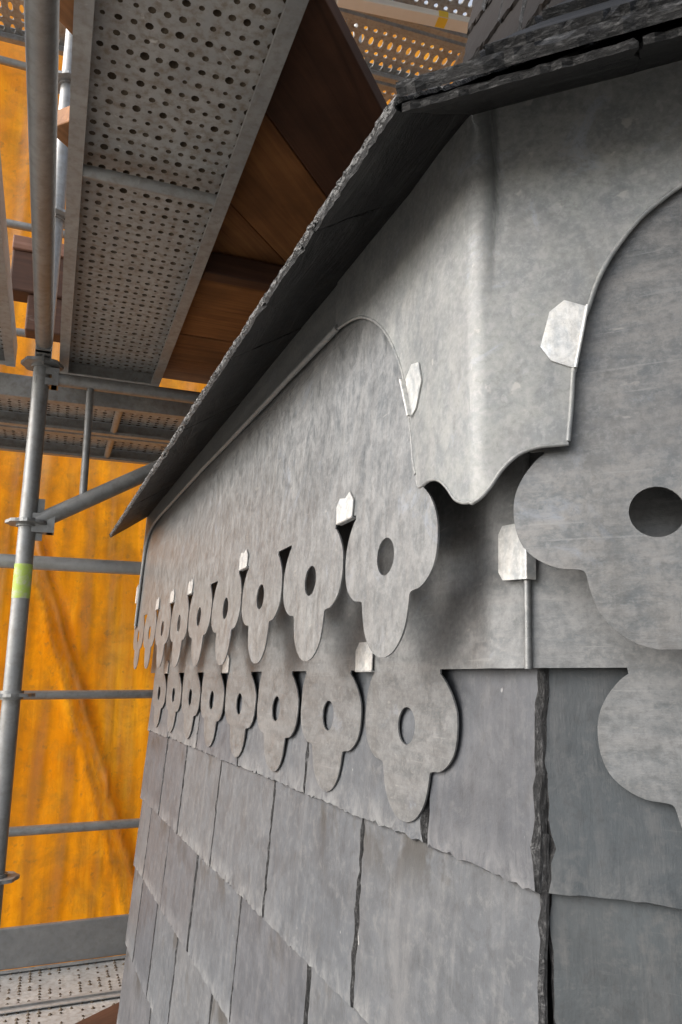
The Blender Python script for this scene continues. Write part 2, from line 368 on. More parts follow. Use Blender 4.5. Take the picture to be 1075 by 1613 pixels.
def sheet(mb, outline, holes, fn, th, h=0.02, seed=1, mi=0):
    """cut metal sheet: outline and holes in (u, v), FN(u, v, depth) gives the point; depth 0 is the face, TH the back"""
    rnd = random.Random(seed)
    vs, es = [], []
    for lp in [outline] + holes:
        b = len(vs); vs += lp; es += [(b + i, b + (i + 1) % len(lp)) for i in range(len(lp))]
    us = [p[0] for p in outline]; vv = [p[1] for p in outline]
    bnd = list(vs)
    cell = {}
    for p in bnd: cell.setdefault((int(p[0] // h), int(p[1] // h)), []).append(p)
    for i in range(int((max(us) - min(us)) / h) + 1):
        for j in range(int((max(vv) - min(vv)) / h) + 1):
            p = (min(us) + (i + .5 + rnd.uniform(-.15, .15)) * h, min(vv) + (j + .5 + rnd.uniform(-.15, .15)) * h)
            ci, cj = int(p[0] // h), int(p[1] // h)
            if any(math.dist(p, q) < h * .45 for a in (-1, 0, 1) for c in (-1, 0, 1) for q in cell.get((ci + a, cj + c), ())): continue
            if inside(p, outline) and not any(inside(p, hl) for hl in holes): vs.append(p)
    r = delaunay_2d_cdt([Vector(p) for p in vs], es, [], 0, 1e-7)
    V = [(p.x, p.y) for p in r[0]]; F = []
    for f in r[2]:
        c = (sum(V[i][0] for i in f) / len(f), sum(V[i][1] for i in f) / len(f))
        ar = abs(sum(V[f[i]][0] * V[f[(i + 1) % len(f)]][1] - V[f[(i + 1) % len(f)]][0] * V[f[i]][1] for i in range(len(f))))
        if ar > 1e-9 and (inside(c, outline) and not any(inside(c, hl) for hl in holes)):
            a = sum(V[f[i]][0] * V[f[(i + 1) % len(f)]][1] - V[f[(i + 1) % len(f)]][0] * V[f[i]][1] for i in range(len(f)))
            F.append(list(f) if a > 0 else list(f)[::-1])
    front = [fn(u, v, 0) for u, v in V]; back = [fn(u, v, th) for u, v in V]
    mb.add(front, F, mi, True); mb.add(back, [f[::-1] for f in F], mi, True)
    cnt = {}
    for f in F:
        for i in range(len(f)):
            a, b = f[i], f[(i + 1) % len(f)]; cnt[(a, b)] = 1
    for (a, b) in cnt:
        if (b, a) not in cnt: mb.add([front[a], back[a], back[b], front[b]], [(0, 1, 2, 3)], mi)

# ------------------------------------------------------------------ frames
ZE = 0.0
aL = 0.40225; aR = 1.20511; BAT = R_(3)
T23 = math.tan((aR - aL) / 2)
Cn = Vector((0.1350, 0.5324, 0.0))
Zv = Vector((0, 0, 1))
def face(az_dir):
    U = az_dir; n0 = U.cross(Zv).normalized()
    if n0.dot(Cn) > 0: n0 = -n0
    N = n0 * math.cos(BAT) + Zv * math.sin(BAT); V = Zv * math.cos(BAT) - n0 * math.sin(BAT)
    return {'U': U, 'n0': n0, 'N': N, 'V': V}
FL = face(Vector((-math.sin(aL), math.cos(aL), 0)))
FR = face(Vector((math.sin(aR), -math.cos(aR), 0)))
def fmat(F):
    """world matrix of a face: x = along the wall from the corner, y = up, z = out of the wall"""
    # the left face runs the other way: keep it right-handed by mirroring inside the mesh functions
    m = Matrix((( F['U'].x, F['V'].x, F['N'].x, Cn.x), (F['U'].y, F['V'].y, F['N'].y, Cn.y), (F['U'].z, F['V'].z, F['N'].z, Cn.z), (0, 0, 0, 1)))
    return m
HAND = {}
for key, F in (('L', FL), ('R', FR)):
    F['sx'] = 1 if F['U'].cross(F['V']).dot(F['N']) > 0 else -1
    G = dict(F); 
    X = F['U'] * F['sx']
    F['M'] = Matrix(((X.x, F['V'].x, F['N'].x, Cn.x), (X.y, F['V'].y, F['N'].y, Cn.y), (X.z, F['V'].z, F['N'].z, Cn.z), (0, 0, 0, 1)))
    # roof frame: x along, y inward horizontal, z up
def fp(F, u, v, n): return Cn + F['U'] * u + F['V'] * v + F['N'] * n

# scaffold frame: x = across (t), y = along the deck (s), z up
aS = R_(21.24)
MS = Matrix(((math.cos(aS), -math.sin(aS), 0, 0), (math.sin(aS), math.cos(aS), 0, 0), (0, 0, 1, 0), (0, 0, 0, 1)))

# ------------------------------------------------------------------ setting
mb = MB(); mb.add([(-400, -400, 0), (400, -400, 0), (400, 400, 0), (-400, 400, 0)], [(0, 1, 2, 3)])
place('ground', mb.mesh('ground', M['ground']), None, Matrix.Translation((0, 0, -9.0)), kind='structure')

# ================================================================== TURRET
WIDTH = 1.64
turret = empty('slate_turret', Cn + Vector((0, 0, -9.0)), label='octagonal slate hung turret with pierced grey lead valances under its dark eaves', cat='turret')

# octagon plan from the two visible walls
ang0 = math.atan2(FR['U'].y, FR['U'].x)
def plan(inset):
    """eight corners of the plan, moved in by INSET; first two walls are the ones the photograph shows"""
    cL = FL['n0']; cR = FR['n0']
    lines = []
    # wall normals every 45 degrees round, the two visible ones exact
    base = math.atan2(cR.y, cR.x)
    apoth = WIDTH / 2 * (1 + math.sqrt(2))
    centre = Cn + (FL['U'] * (WIDTH / 2) - FL['n0'] * apoth) * .5 + (FR['U'] * (WIDTH / 2) - FR['n0'] * apoth) * .5
    nr = [cR, cL]
    bL = math.atan2(cL.y, cL.x)
    step = -R_(360 - 46) / 7
    for i in range(1, 7): nr.append(Vector((math.cos(bL + step * i), math.sin(bL + step * i), 0)))
    ds = []
    for i, n in enumerate(nr):
        d = n.dot(Cn) if i < 2 else n.dot(centre) + apoth
        ds.append(d - inset)
    pts = []
    for i in range(8):
        n1, d1 = nr[i], ds[i]; n2, d2 = nr[(i + 1) % 8], ds[(i + 1) % 8]
        det = n1.x * n2.y - n1.y * n2.x
        pts.append(((d1 * n2.y - d2 * n1.y) / det, (n1.x * d2 - n2.x * d1) / det))
    return pts
def ringsurf(mb, levels, mi=0):
    vs = []
    for ins, z in levels: vs += [(x, y, z) for x, y in plan(ins)]
    n = 8; fs = []
    for i in range(len(levels) - 1):
        for j in range(n): fs.append((i * n + j, i * n + (j + 1) % n, (i + 1) * n + (j + 1) % n, (i + 1) * n + j))
    fs.append(tuple(range(n))); fs.append(tuple(range((len(levels) - 1) * n, len(levels) * n)))
    mb.add(vs, fs, mi)
mb = MB(); tb = math.tan(BAT)
ringsurf(mb, [(0.03 - 3 * tb, -9.0), (0.03 - 3 * tb, -3.0), (0.03 + 0.45 * tb, 0.45)])
place('wall_core', mb.mesh('wall_core', M['core']), turret)
mb = MB(); ringsurf(mb, [(-0.035, 0.452), (0.06, 0.548), (0.5, 0.98), (1.0, 1.55), (1.9, 4.2)])
place('roof_core', mb.mesh('roof_core', M['core']), turret)

# ---- slates
def slate_mesh(name, quad, th, seed, rough=1.0, chamf=0.0035, mats=None, sx=1, tailc=1.0):
    """one dressed slate; QUAD = (x, y) of bottom left, bottom right, top right, top left; z 0 is its back, TH its face"""
    rnd = random.Random(seed); rings = []
    per = []
    names = ['b', 'r', 't', 'l']
    for k_ in range(4):
        p, q = quad[k_], quad[(k_ + 1) % 4]; L = math.dist(p, q)
        n = {'b': max(8, int(L / .0065)), 't': 3}.get(names[k_], max(6, int(L / .009)))
        off = 0
        for i in range(n):
            t = i / n; off = off * .45 + rnd.uniform(-1, 1) * (.0009 if names[k_] == 'b' else .0010) * rough
            o = off if names[k_] != 't' else 0
            if names[k_] == 'b' and rnd.random() < .05 * rough: o -= rnd.uniform(.0008, .0025)
            dx, dy = (q[0] - p[0]) / L, (q[1] - p[1]) / L
            per.append(((p[0] + dx * L * t + dy * o), (p[1] + dy * L * t - dx * o), (-dy, dx), names[k_]))
    n = len(per)
    A = [(x, y, 0) for x, y, _, _ in per]
    B = []; C_ = []
    for x, y, nn, kk in per:
        z = th * rnd.uniform(.35, .75) if kk != 't' else th * .9
        B.append((x, y, z))
        c = chamf * rnd.uniform(.3, 1.4) * (1.8 if rnd.random() < .12 else 1) * (tailc if kk == 'b' else 1) if kk != 't' else 0.0005
        C_.append((x + nn[0] * c, y + nn[1] * c, th))
    # keep corners of the face ring inside
    mb = MB()
    fl = lambda f: f if sx > 0 else f[::-1]
    S = lambda vs: [(x * sx, y, z) for x, y, z in vs]
    mb.add(S(A), [fl(tuple(range(n))[::-1])], 0)
    mb.add(S(A + B), [fl((i, (i + 1) % n, n + (i + 1) % n, n + i)) for i in range(n)], 1)
    for i in range(n):
        mb.add(S([B[i], B[(i + 1) % n], C_[(i + 1) % n], C_[i]]), [fl((0, 1, 2, 3))], 2 if per[i][3] == 'b' else 1)
    cx = sum(p[0] for p in C_) / n; cy = sum(p[1] for p in C_) / n
    mb.add(S(C_), [fl(tuple(range(n)))], 0)
    return mb.mesh(name, mats)

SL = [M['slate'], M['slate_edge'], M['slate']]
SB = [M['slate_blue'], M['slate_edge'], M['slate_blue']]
SD = [M['slate_dark'], M['slate_edge_dark'], M['slate_edge_dark']]
SE = [M['slate_dark'], M['slate_edge_spark'], M['slate_edge_spark']]
SN = [M['slate_orange_lit'], M['slate_edge_dark'], M['slate_orange_lit']]

def wall_slate(F, u0, u1, v0, length, th, tilt, seed, mats, n_tail=0.0, droop=0.0, chamf=.0035):
    """a hung slate: tail at height v0, its face at n_tail there, leaning back upwards"""
    g = 0.0018
    top = -.0045 if (u0 == 0 and F is FL) else 0
    q = [(g if top == 0 else .0004, 0), (u1 - u0 - g, droop), (u1 - u0 - g, length), (g + top, length)]
    me = slate_mesh('slate', q, th, seed, 1.0, chamf, mats, F['sx'], .45)
    m = F['M'] @ Matrix.Translation((u0 * F['sx'], v0, n_tail)) @ Matrix.Rotation(tilt, 4, 'X') @ Matrix.Translation((0, 0, -th))
    return place('slate', me, turret, m)
rnd = random.Random(5)
tailsL = [0.03, -0.1415, -0.311, -0.4720, -0.655, -0.83, -1.0, -1.17, -1.34]
jointsL = {1: [0, .149, .442, .745, 1.045, 1.345, WIDTH], 2: [0, .282, .568, .864, 1.147, 1.36, WIDTH],
           3: [0, .13, .407, .683, .97, 1.24, 1.482, WIDTH], 4: [0, .27, .54, .805, 1.075, 1.297, 1.50, WIDTH]}
TH = 0.0085
tilt = -math.atan(0.0056 / 0.172)
for i in range(1, len(tailsL)):
    js = jointsL.get(i)
    if js is None:
        off = .14 if i % 2 else .28
        js = [0] + [off + .28 * q for q in range(5)] + [WIDTH]
    for a, b in zip(js[:-1], js[1:]):
        dv = rnd.uniform(-.002, .002)
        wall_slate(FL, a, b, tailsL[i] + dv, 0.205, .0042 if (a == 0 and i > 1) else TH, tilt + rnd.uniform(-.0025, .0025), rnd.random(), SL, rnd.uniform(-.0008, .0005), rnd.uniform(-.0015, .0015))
tailsR = [0.03, -0.1413, -0.316, -0.49, -0.665, -0.84, -1.01, -1.18, -1.35]
for i in range(1, len(tailsR)):
    off = .21 if i % 2 else .12
    js = [0.0030 if i % 2 else 0.0012] + [off + .28 * q for q in range(6) if off + .28 * q < WIDTH - .08] + [WIDTH - .01]
    nR = -.0036 if i == 1 else -.0030
    js[0] = .0010 if i == 1 else -.0014
    for a, b in zip(js[:-1], js[1:]):
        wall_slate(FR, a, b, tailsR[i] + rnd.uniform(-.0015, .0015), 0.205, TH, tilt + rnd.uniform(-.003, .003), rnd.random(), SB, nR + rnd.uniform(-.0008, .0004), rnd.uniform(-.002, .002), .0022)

# ---- eave and roof slates
def roof_slate(F, u0, u1, ins, z, slope, length, th, seed, mats, hip=False, far=False, name='slate', chamf=.004, rough=2.0):
    sl = R_(slope); run = length * math.cos(sl)
    a0, a1 = (ins * T23, (ins + run) * T23) if hip else (u0, u0)
    b0, b1 = (WIDTH - ins * T23, WIDTH - (ins + run) * T23) if far else (u1, u1)
    g = 0.001
    q = [(a0 + g, 0), (b0 - g, 0), (b1 - g, length), (a1 + g, length)]
    me = slate_mesh(name, q, th, seed, rough, chamf, mats, F['sx'])
    X = F['U'] * F['sx']; Y = -F['n0'] * math.cos(sl) + Zv * math.sin(sl); N = F['n0'] * math.sin(sl) + Zv * math.cos(sl)
    P = Cn - F['n0'] * ins + Vector((0, 0, z))
    m = Matrix(((X.x, Y.x, N.x, P.x), (X.y, Y.y, N.y, P.y), (X.z, Y.z, N.z, P.z), (0, 0, 0, 1)))
    return place(name, me, turret, m)
courses = [  # inset of the tail, z of its underside, slope, length, thickness, joint offset
    (-0.1245, 0.3752, 33, 0.20, 0.0058, .10),
    (-0.129, 0.3832, 43.5, 0.25, 0.0092, .24),
    (-0.021, 0.4925, 46.5, 0.25, 0.0130, .12),
    (0.077, 0.6070, 47, 0.25, 0.0130, .26),
    (0.178, 0.7180, 47, 0.25, 0.0120, .15),
]
for F in (FL, FR):
    for ci, (ins, z, slope, ln, th, off) in enumerate(courses):
        js = [None] + [off + .29 * q for q in range(7) if off + .29 * q < WIDTH - abs(ins) - .16] + [None]
        if F is FR and ci in (1, 2, 3): js = [None] + [off + .29 * q for q in range(1, 7) if off + .29 * q < WIDTH - .16] + [None]
        if F is FL and ci == 0: ins, th = -.1283, .0055
        if F is FL and ci == 1: z, th = .3795, .0062
        for a, b in zip(js[:-1], js[1:]):
            roof_slate(F, a, b, ins + rnd.uniform(-.0006, .0006), z + rnd.uniform(-.0006, .0006), slope, ln, th, rnd.random(), SE if (F is FL and ci == 1) else SD, a is None, b is None)

# ---- slate hung upstand above the roof
mb = MB()
A0 = 0.205
def up_pt(u, ins, z): return Cn + FL['U'] * u - FL['n0'] * ins + Vector((0, 0, z))
def upst(z, dz):
    i = A0 + (z - .7) * math.tan(R_(10)); c = i * T23 + .012
    return [up_pt(c, i + .012, z), up_pt(.395, i + .012, z), up_pt(.395, i + .30, z), up_pt(c + .14, i + .30, z)]
lo, hi = upst(.70, 0), upst(1.75, 0)
mb.add(lo + hi, [(0, 1, 2, 3), (4, 5, 6, 7), (0, 1, 5, 4), (1, 2, 6, 5), (2, 3, 7, 6), (3, 0, 4, 7)])
place('upstand_core', mb.mesh('upstand_core', M['core']), turret)
for i in range(10):
    z = .66 + .0845 * i
    ins = A0 + (z - .7) * math.tan(R_(10)) - .004
    c = ins * T23
    offs = [.03, .085][i % 2]
    js = [c] + [c + offs + .105 * q for q in range(4) if c + offs + .105 * q < .36] + [.40 + rnd.uniform(-.006, .006)]
    for a, b in zip(js[:-1], js[1:]):
        roof_slate(FL, a, b, ins - .008, z, 77, .115, .008, rnd.random(), SN)
    js = [c, c + .16 + offs, c + .34]
    for a, b in zip(js[:-1], js[1:]):
        roof_slate(FR, a, b, ins - .008, z, 77, .115, .008, rnd.random(), SN)

# ---- lead sheets
HALF = [(.067, .0505), (.0662, .046), (.0722, .0415), (.081, .031), (.0868, .019), (.0885, .007), (.0875, -.006), (.083, -.018), (.074, -.027), (.062, -.033), (.050, -.0345), (.0452, -.0368), (.0435, -.046), (.0385, -.062), (.030, -.0735), (.018, -.082), (.006, -.0855)]
HS = smooth_line(HALF[1:], 3)
def tongues(centres, vc, vtop, u_start, u_end, top, scale_low=1.0):
    """outline of a valance whose lower edge is cut into trefoil tongues; runs from u_start to u_end"""
    pts = [(u_start, top), (u_start, vtop)]
    for c_ in centres:
        left = [(-x, y) for x, y in HS]
        rgt = HS[::-1]
        full = left + rgt
        for x, y in full:
            yy = y * (scale_low if y < -.04 else 1)
            pts.append((c_ + x, vc + yy))
        # edge of the gap goes back up to vtop
        pts.append((c_ + .0668, vtop))
        nxt = c_ + .184
    # insert gap tops before each tongue
    out = [pts[0], pts[1]]; idx = 2
    L = len(left) * 2 + 1
    for c_ in centres:
        out.append((c_ - .0668, vtop)); out += pts[idx:idx + L]; idx += L
    out += [(u_end, vtop), (u_end, top)]
    clean = [out[0]]
    for p in out[1:]:
        if math.dist(p, clean[-1]) > 5e-4: clean.append(p)
    return densify(clean, .02)
def circ(c, r, n=28): return [(c[0] + r * math.cos(2 * math.pi * i / n), c[1] + r * math.sin(2 * math.pi * i / n)) for i in range(n)]
def wob(u, v, k=1.0, s=0): return k * (noise.noise(Vector((u * 6 + s, v * 9, s))) * .0016 + noise.noise(Vector((u * 17 + s, v * 21, 3 + s))) * .0005)

def lead_valance(F, name, mat, label, centres, vc, vtop, u0, u1, top, n0, slow=1.0, bulge=None, bead=None, seed=0):
    out = tongues(centres, vc, vtop, u0, u1, top, slow)
    holes = [circ((c_, vc), .0165) for c_ in centres]
    mb = MB(); sx = F['sx']
    def fn(u, v, d):
        n = n0 + wob(u, v, 1.0, seed) + (bulge(u, v) if bulge else 0) - d
        return (u * sx, v, n)
    sheet(mb, out, holes, fn, .0016, .022, seed)
    if sx < 0: mb.f = [f[::-1] for f in mb.f]
    if bead:
        mb.sweep([(p[0] * sx, p[1], p[2]) for p in bead], .0027, 10)
    return place(name, mb.mesh(name, mat), turret, F['M'], label=label)

UPN, LON = .055, .0060
cUL = [.1296 + .184 * i for i in range(9)]; cUR = [.0874 + .184 * i for i in range(9)]
cLL = [.1835 + .1886 * i for i in range(8)]; cLR = [.1290 + .185 * i for i in range(8)]
upL = lead_valance(FL, 'lead_valance', M['lead_upper'], 'long lead valance with trefoil tongues seen edge on, upper row of the receding wall', cUL, .097, .1472, .066, 1.672, .425, UPN, seed=1)
upR = lead_valance(FR, 'lead_valance', M['lead_upper_h'], 'stained upper lead valance with a large round hole beside the corner', cUR, .0975, .1455, .012, 1.672, .425, UPN, seed=2)
hug = lambda v: -.0038 * max(0, min(1, (.004 - v) / .035))      # the tongues are dressed down on to the slates
bul = lambda u, v: hug(v) + .004 * math.exp(-((u - .035) / .02) ** 2) - .003 * math.exp(-((u - .012) / .008) ** 2)
loL = lead_valance(FL, 'lead_valance', M['lead_lower'], 'lower lead valance of the receding wall, its tongues lying flat on the slates', cLL, -.0455, .0042, -.002, WIDTH - .003, .30, LON, .95, bul,
                   [(-.0025, .0036, LON - .0002), (-.0025, .15, LON - .0002), (-.001, .29, LON - .0002)], seed=3)
loR = lead_valance(FR, 'lead_valance', M['lead_lower'], 'lower lead valance of the wall on the near side of the corner', cLR, -.0455, .0045, .0005, WIDTH, .30, LON - .0025, .95, lambda u, v: .6 * hug(v), seed=4)

def fold_pt(w, v, n, d=0.0, ease=.0035):
    """point of a sheet wrapped round the corner: w < 0 on the left wall, > 0 on the right one"""
    acc = Vector((0, 0, 0)); K = 7
    for i in range(K):
        x = w + ease * (2 * i / (K - 1) - 1)
        uc = -n * T23 + v * math.sin(BAT) * T23
        acc += fp(FL, uc - x, v, n - d) if x < 0 else fp(FR, uc + x, v, n - d)
    return acc / K
# ---- corner capping: one sheet dressed round the corner, scalloped hem
CAPN = .0655
def wl(p): return (-(p[0] - (-CAPN * T23 + p[1] * math.sin(BAT) * T23)), p[1])
def wr(p): return ((p[0] - (-CAPN * T23 + p[1] * math.sin(BAT) * T23)), p[1])
TOPV = .452
hemL = smooth_line([(.0632, .1535), (.0590, .1425), (.0505, .1412), (.0378, .142), (.0234, .1379), (.0114, .1292), (.0007, .1187), (-.0103, .1135), (-.0190, .1120)], 4)
hemR = smooth_line([(-.0290, .1105), (-.0221, .1131), (-.0146, .1209), (-.0065, .1322), (.0044, .1414), (.017, .1454), (.0273, .1456), (.0366, .1458)], 4)
archL = smooth_line([(.0632, .1535), (.0688, .1639), (.0743, .1873), (.0838, .2184), (.0949, .2517), (.1072, .2748), (.1254, .3015), (.1516, .328), (.1858, .3511), (.2189, .3635), (.2635, .3722)], 4)
archR = smooth_line([(.0366, .1475), (.0399, .1726), (.0432, .2001), (.049, .2277), (.0554, .2435), (.0631, .2642), (.0749, .2851), (.0909, .3057), (.1083, .3191), (.1232, .3279), (.155, .342), (.195, .355), (.24, .366)], 4)
outline = [wl(p) for p in archL[::-1]] + [wl(p) for p in hemL[1:]] + [wr(p) for p in hemR] + [wr(p) for p in archR[1:]]
outline += [wr((.24, TOPV)), wl((.2635, TOPV))]
def cap_n(w, v):
    n = CAPN + wob(w * .8, v, .8, 9)
    # raised lines left by dressing, and a soft dip towards the clipped edges
    aw = abs(w)
    n -= .005 * min(1, max(0, (aw - .05) / .06))
    n += .0012 * math.exp(-((v - .150 + .0 * aw) / .0014) ** 2) * (1 if aw < .09 else 0)
    return n
mb = MB()
clean = [outline[0]]
for p in outline[1:]:
    if math.dist(p, clean[-1]) > 6e-4: clean.append(p)
clean = densify(clean, .012)
sheet(mb, clean, [], lambda u, v, d: tuple(fold_pt(u, v, cap_n(u, v), d)), .0016, .009, 11)
# flip: outline runs from the left wall to the right one, seen from outside that is counter-clockwise already
def rim(pts, side):
    return [tuple(fold_pt(p[0], p[1], cap_n(p[0], p[1]) - .0006)) for p in pts]
mb.sweep(rim([wl(p) for p in archL], 0), .0017, 8)
mb.sweep(rim([wr(p) for p in archR], 0), .0017, 8)
mb.sweep(rim([wl(p) for p in hemL[2:]] + [wr(p) for p in hemR], 0), .0014, 8)
cap = place('lead_capping', mb.mesh('lead_capping', M['lead_cap']), turret, label='pale grey lead capping folded over the corner, with a wavy scalloped hem')

# ---- long capping strips along the top of each upper valance, curling down at the far end
def strip(F, u0, u1, low, mirror_end=True, lab=None):
    mb = MB(); sx = F['sx']
    e = u1
    edge = smooth_line([(u0, .372 if F is FL else .366), (u0 + .05, .3725), (u0 + .14, .374), (u0 + .26, .376), (.72, .380), (1.0, .385), (1.4, .386), (1.52, .382), (1.575, .368), (1.605, .342), (1.622, .30), (1.632, .22), (1.637, .125)], 5)
    out = edge + [(e, .118), (e, TOPV), (u0, TOPV)]
    cl = [out[0]]
    for p in out[1:]:
        if math.dist(p, cl[-1]) > 6e-4: cl.append(p)
    lip = lambda u, v: .0045 * math.exp(-(max(0, v - .378) / .007) ** 2) if u < 1.5 else 0
    fn = lambda u, v, d: (u * sx, v, lip(u, v) + .0570 + .0015 * min(1, (u - u0) / .15) + wob(u, v, .7, 5) - d)
    sheet(mb, densify(cl, .02), [], fn, .0016, .010, 7)
    if sx < 0: mb.f = [f[::-1] for f in mb.f]
    mb.sweep([(p[0] * sx, p[1], .0605 + wob(p[0], p[1], .7, 5)) for p in edge], .0038, 12)
    return place('capping_strip', mb.mesh('capping_strip', M['lead_cap']), turret, F['M'], label=lab)
stL = strip(FL, .2585, 1.672, 0, lab='narrow lead strip with a rolled lower edge, running away under the eaves')
stR = strip(FR, .2365, 1.672, 0, lab='lead strip under the eaves beyond the near arch')

# ---- clips
def clip(F, parent, poly, n, fold=None, th=.0012, seed=0, lab=None, mat='tin', nf=None):
    """folded tab: a flat plate with snipped corners; FOLD = list of (u, v) along its folded edge, turned back to the sheet behind"""
    mb = MB(); sx = F['sx']; r = random.Random(seed)
    cu = sum(p[0] for p in poly) / len(poly); cv = sum(p[1] for p in poly) / len(poly)
    sheet(mb, list(poly), [], lambda u, v, d: (u * sx, v, (nf(u, v) if nf else n) + noise.noise(Vector((u * 90, v * 90, seed))) * .00012 + .012 * abs(u - cu) * 0 - d), th, .006, seed)
    if sx < 0: mb.f = [f[::-1] for f in mb.f]
    if fold:
        a, b, depth = fold
        mb.sweep([(a[0] * sx, a[1], n - th * .5), (b[0] * sx, b[1], n - th * .5)], th * .95, 8)
        ax, ay = a; bx, by = b
        vs = [(ax * sx, ay, n - .0002), (bx * sx, by, n - .0002), (bx * sx, by, n - depth), (ax * sx, ay, n - depth)]
        L = math.dist(a, b); ox, oy = (by - ay) / L * th, -(bx - ax) / L * th
        vs2 = [(x + ox * sx, y + oy, z) for x, y, z in vs]
        mb.add(vs + vs2, [(0, 1, 2, 3), (7, 6, 5, 4), (0, 4, 5, 1), (1, 5, 6, 2), (2, 6, 7, 3), (3, 7, 4, 0)])
    return place('clip', mb.mesh('clip', M[mat]), parent, F['M'], label=lab)
clip(FR, cap, [(.0411, .2500), (.0557, .2430), (.0452, .1982), (.0300, .2058), (.0235, .2170), (.0309, .2425)], .0672, ((.0560, .2430), (.0455, .1982), .008), seed=1, nf=lambda u, v: cap_n(wr((u, v))[0], v) + .0016, lab='broad pale clip folded over the capping edge beside the large arch')
clip(FL, cap, [(.0905, .2440), (.0770, .2535), (.0620, .2490), (.0560, .2300), (.0660, .2100), (.0742, .2058)], .0662, ((.0908, .2440), (.0748, .2058), .007), seed=2, nf=lambda u, v: cap_n(wl((u, v))[0], v) + .0016, lab='narrow pale clip on the capping edge over the receding wall')
for i, (tp, sd_) in enumerate(((1, 3), (3, 4), (5, 5), (6, 6), (7, 7))):
    c_ = cUL[tp - 1] + .092
    r = random.Random(sd_)
    clip(FL, upL, [(c_ - .0195, .1468), (c_ + .0195, .1468), (c_ + .0215, .163 + r.uniform(0, .002)), (c_ + .013, .1715), (c_ - .001, .1688), (c_ - .011, .1735), (c_ - .021, .163)], UPN + .0022, ((c_ - .0195, .1468), (c_ + .0195, .1468), .006), seed=sd_)
for i in (0, 3, 6):
    c_ = (cLL[i] + cLL[i + 1]) / 2 - .010
    clip(FL, loL, [(c_ - .020, .0036), (c_ + .019, .0036), (c_ + .0205, .024), (c_ + .012, .0325), (c_ - .012, .0325), (c_ - .021, .026)], LON + .0026, ((c_ - .020, .0036), (c_ + .019, .0036), .006), seed=20 + i)
clip(FL, loL, [(-.0075, .1075), (-.0075, .066), (.020, .068), (.0255, .0748), (.0255, .1035), (.0205, .1095)], LON + .0052, ((-.0078, .1075), (-.0078, .066), .008), seed=31, lab='pale clip folded over the rolled lead edge at the corner')
clip(FL, stL, [(1.672, .19), (1.672, .235), (1.655, .240), (1.648, .23), (1.648, .197), (1.655, .188)], .0632, ((1.6725, .19), (1.6725, .235), .006), seed=32)

# ================================================================== SCAFFOLD
def S(name, mb, mats, **kw): return place(name, mb.mesh(name, mats), None, MS, **kw)

def panel_mesh(name, W, L, nx, ny, kind, mats, collar=.013):
    """punched plate: each cell of the grid has a hole or a dimple pressed into it"""
    mb = MB(); dx, dy = W / nx, L / ny
    ring = [(math.cos(math.pi * (2 * i + 1) / 8), math.sin(math.pi * (2 * i + 1) / 8)) for i in range(8)]
    for i in range(nx):
        for j in range(ny):
            cx, cy = (i + .5) * dx, (j + .5) * dy
            kd = kind(i, j)
            x0, x1, y0, y1 = i * dx, (i + 1) * dx, j * dy, (j + 1) * dy
            if kd is None:
                mb.add([(x0, y0, 0), (x1, y0, 0), (x1, y1, 0), (x0, y1, 0)], [(3, 2, 1, 0)]); continue
            hx, hy, open_ = kd
            # outer octagon on the cell border, in the ring's order
            outer = [(x1, cy + dy * .25), (cx + dx * .25, y1), (cx - dx * .25, y1), (x0, cy + dy * .25), (x0, cy - dy * .25), (cx - dx * .25, y0), (cx + dx * .25, y0), (x1, cy - dy * .25)]
            o = [(x, y, 0) for x, y in outer]
            a = [(cx + hx * 1.25 * c_, cy + hy * 1.25 * s_, 0) for c_, s_ in ring]
            b = [(cx + hx * (1 if open_ else .5) * c_, cy + hy * (1 if open_ else .5) * s_, collar if open_ and hx < .008 else .005) for c_, s_ in ring]
            mb.add(o + a, [((q + 1) % 8, q, 8 + q, 8 + (q + 1) % 8) for q in range(8)], 0)
            mb.add([(x1, y1, 0), (x0, y1, 0), (x0, y0, 0), (x1, y0, 0)] + o, [(4, 0, 5)[::1], (6, 1, 7), (8, 2, 9), (10, 3, 11)], 0)
            mb.add(a + b, [((q + 1) % 8, q, 8 + q, 8 + (q + 1) % 8) for q in range(8)], 1, True)
            if not open_: mb.add(b, [tuple(range(8))[::-1]], 1)
    return mb.mesh(name, mats)
RK = random.Random(3)
def kind_round(i, j):
    if i % 2 == 0 and j % 2 == 0: r = .0058 * RK.uniform(.85, 1.15); return (r, r * RK.uniform(.85, 1.15), True)
    r = .0044 * RK.uniform(.7, 1.2); return (r, r, RK.random() < .08)
def kind_slot(i, j):
    return (.0235, .0100, True) if i % 2 == 0 else (.010, .0085, True)
PANEL_R = panel_mesh('perforated_plate', .308, 3.05, 13, 98, kind_round, [M['deck'], M['grime']])
def kind_top(i, j):
    if i % 2 == 0 and j % 2 == 0 and RK.random() < .8: return (.0036, .0036, True)
    if RK.random() < .45: return None
    r = .0052 * RK.uniform(.7, 1.15); return (r, r, False)
PANEL_T = panel_mesh('perforated_plate_top', .308, 3.05, 13, 98, kind_top, [M['deck_top'], M['grime']], .003)
PANEL_S = panel_mesh('slotted_plate', .308, 3.05, 5, 63, kind_slot, [M['deck'], M['deck']])
def rail_mesh(L, H=.072):
    mb = MB()   # a folded channel: web, inward lip with an upturned edge, top flange
    mb.box((0, 0, 0), (.0025, L, H)); mb.box((.0025, 0, 0), (.028, L, .0025)); mb.box((.0255, 0, .0025), (.028, L, .010))
    mb.box((.0025, 0, H - .004), (.020, L, H - .0015))
    return mb.mesh('side_rail', M['deck_rail'])
RAIL = rail_mesh(3.05)
mbr = MB(); mbr.tube((.004, 0, .016), (.312, 0, .016), .0125, 14); RUNG = mbr.mesh('cross_tube', M['deck_rail'])
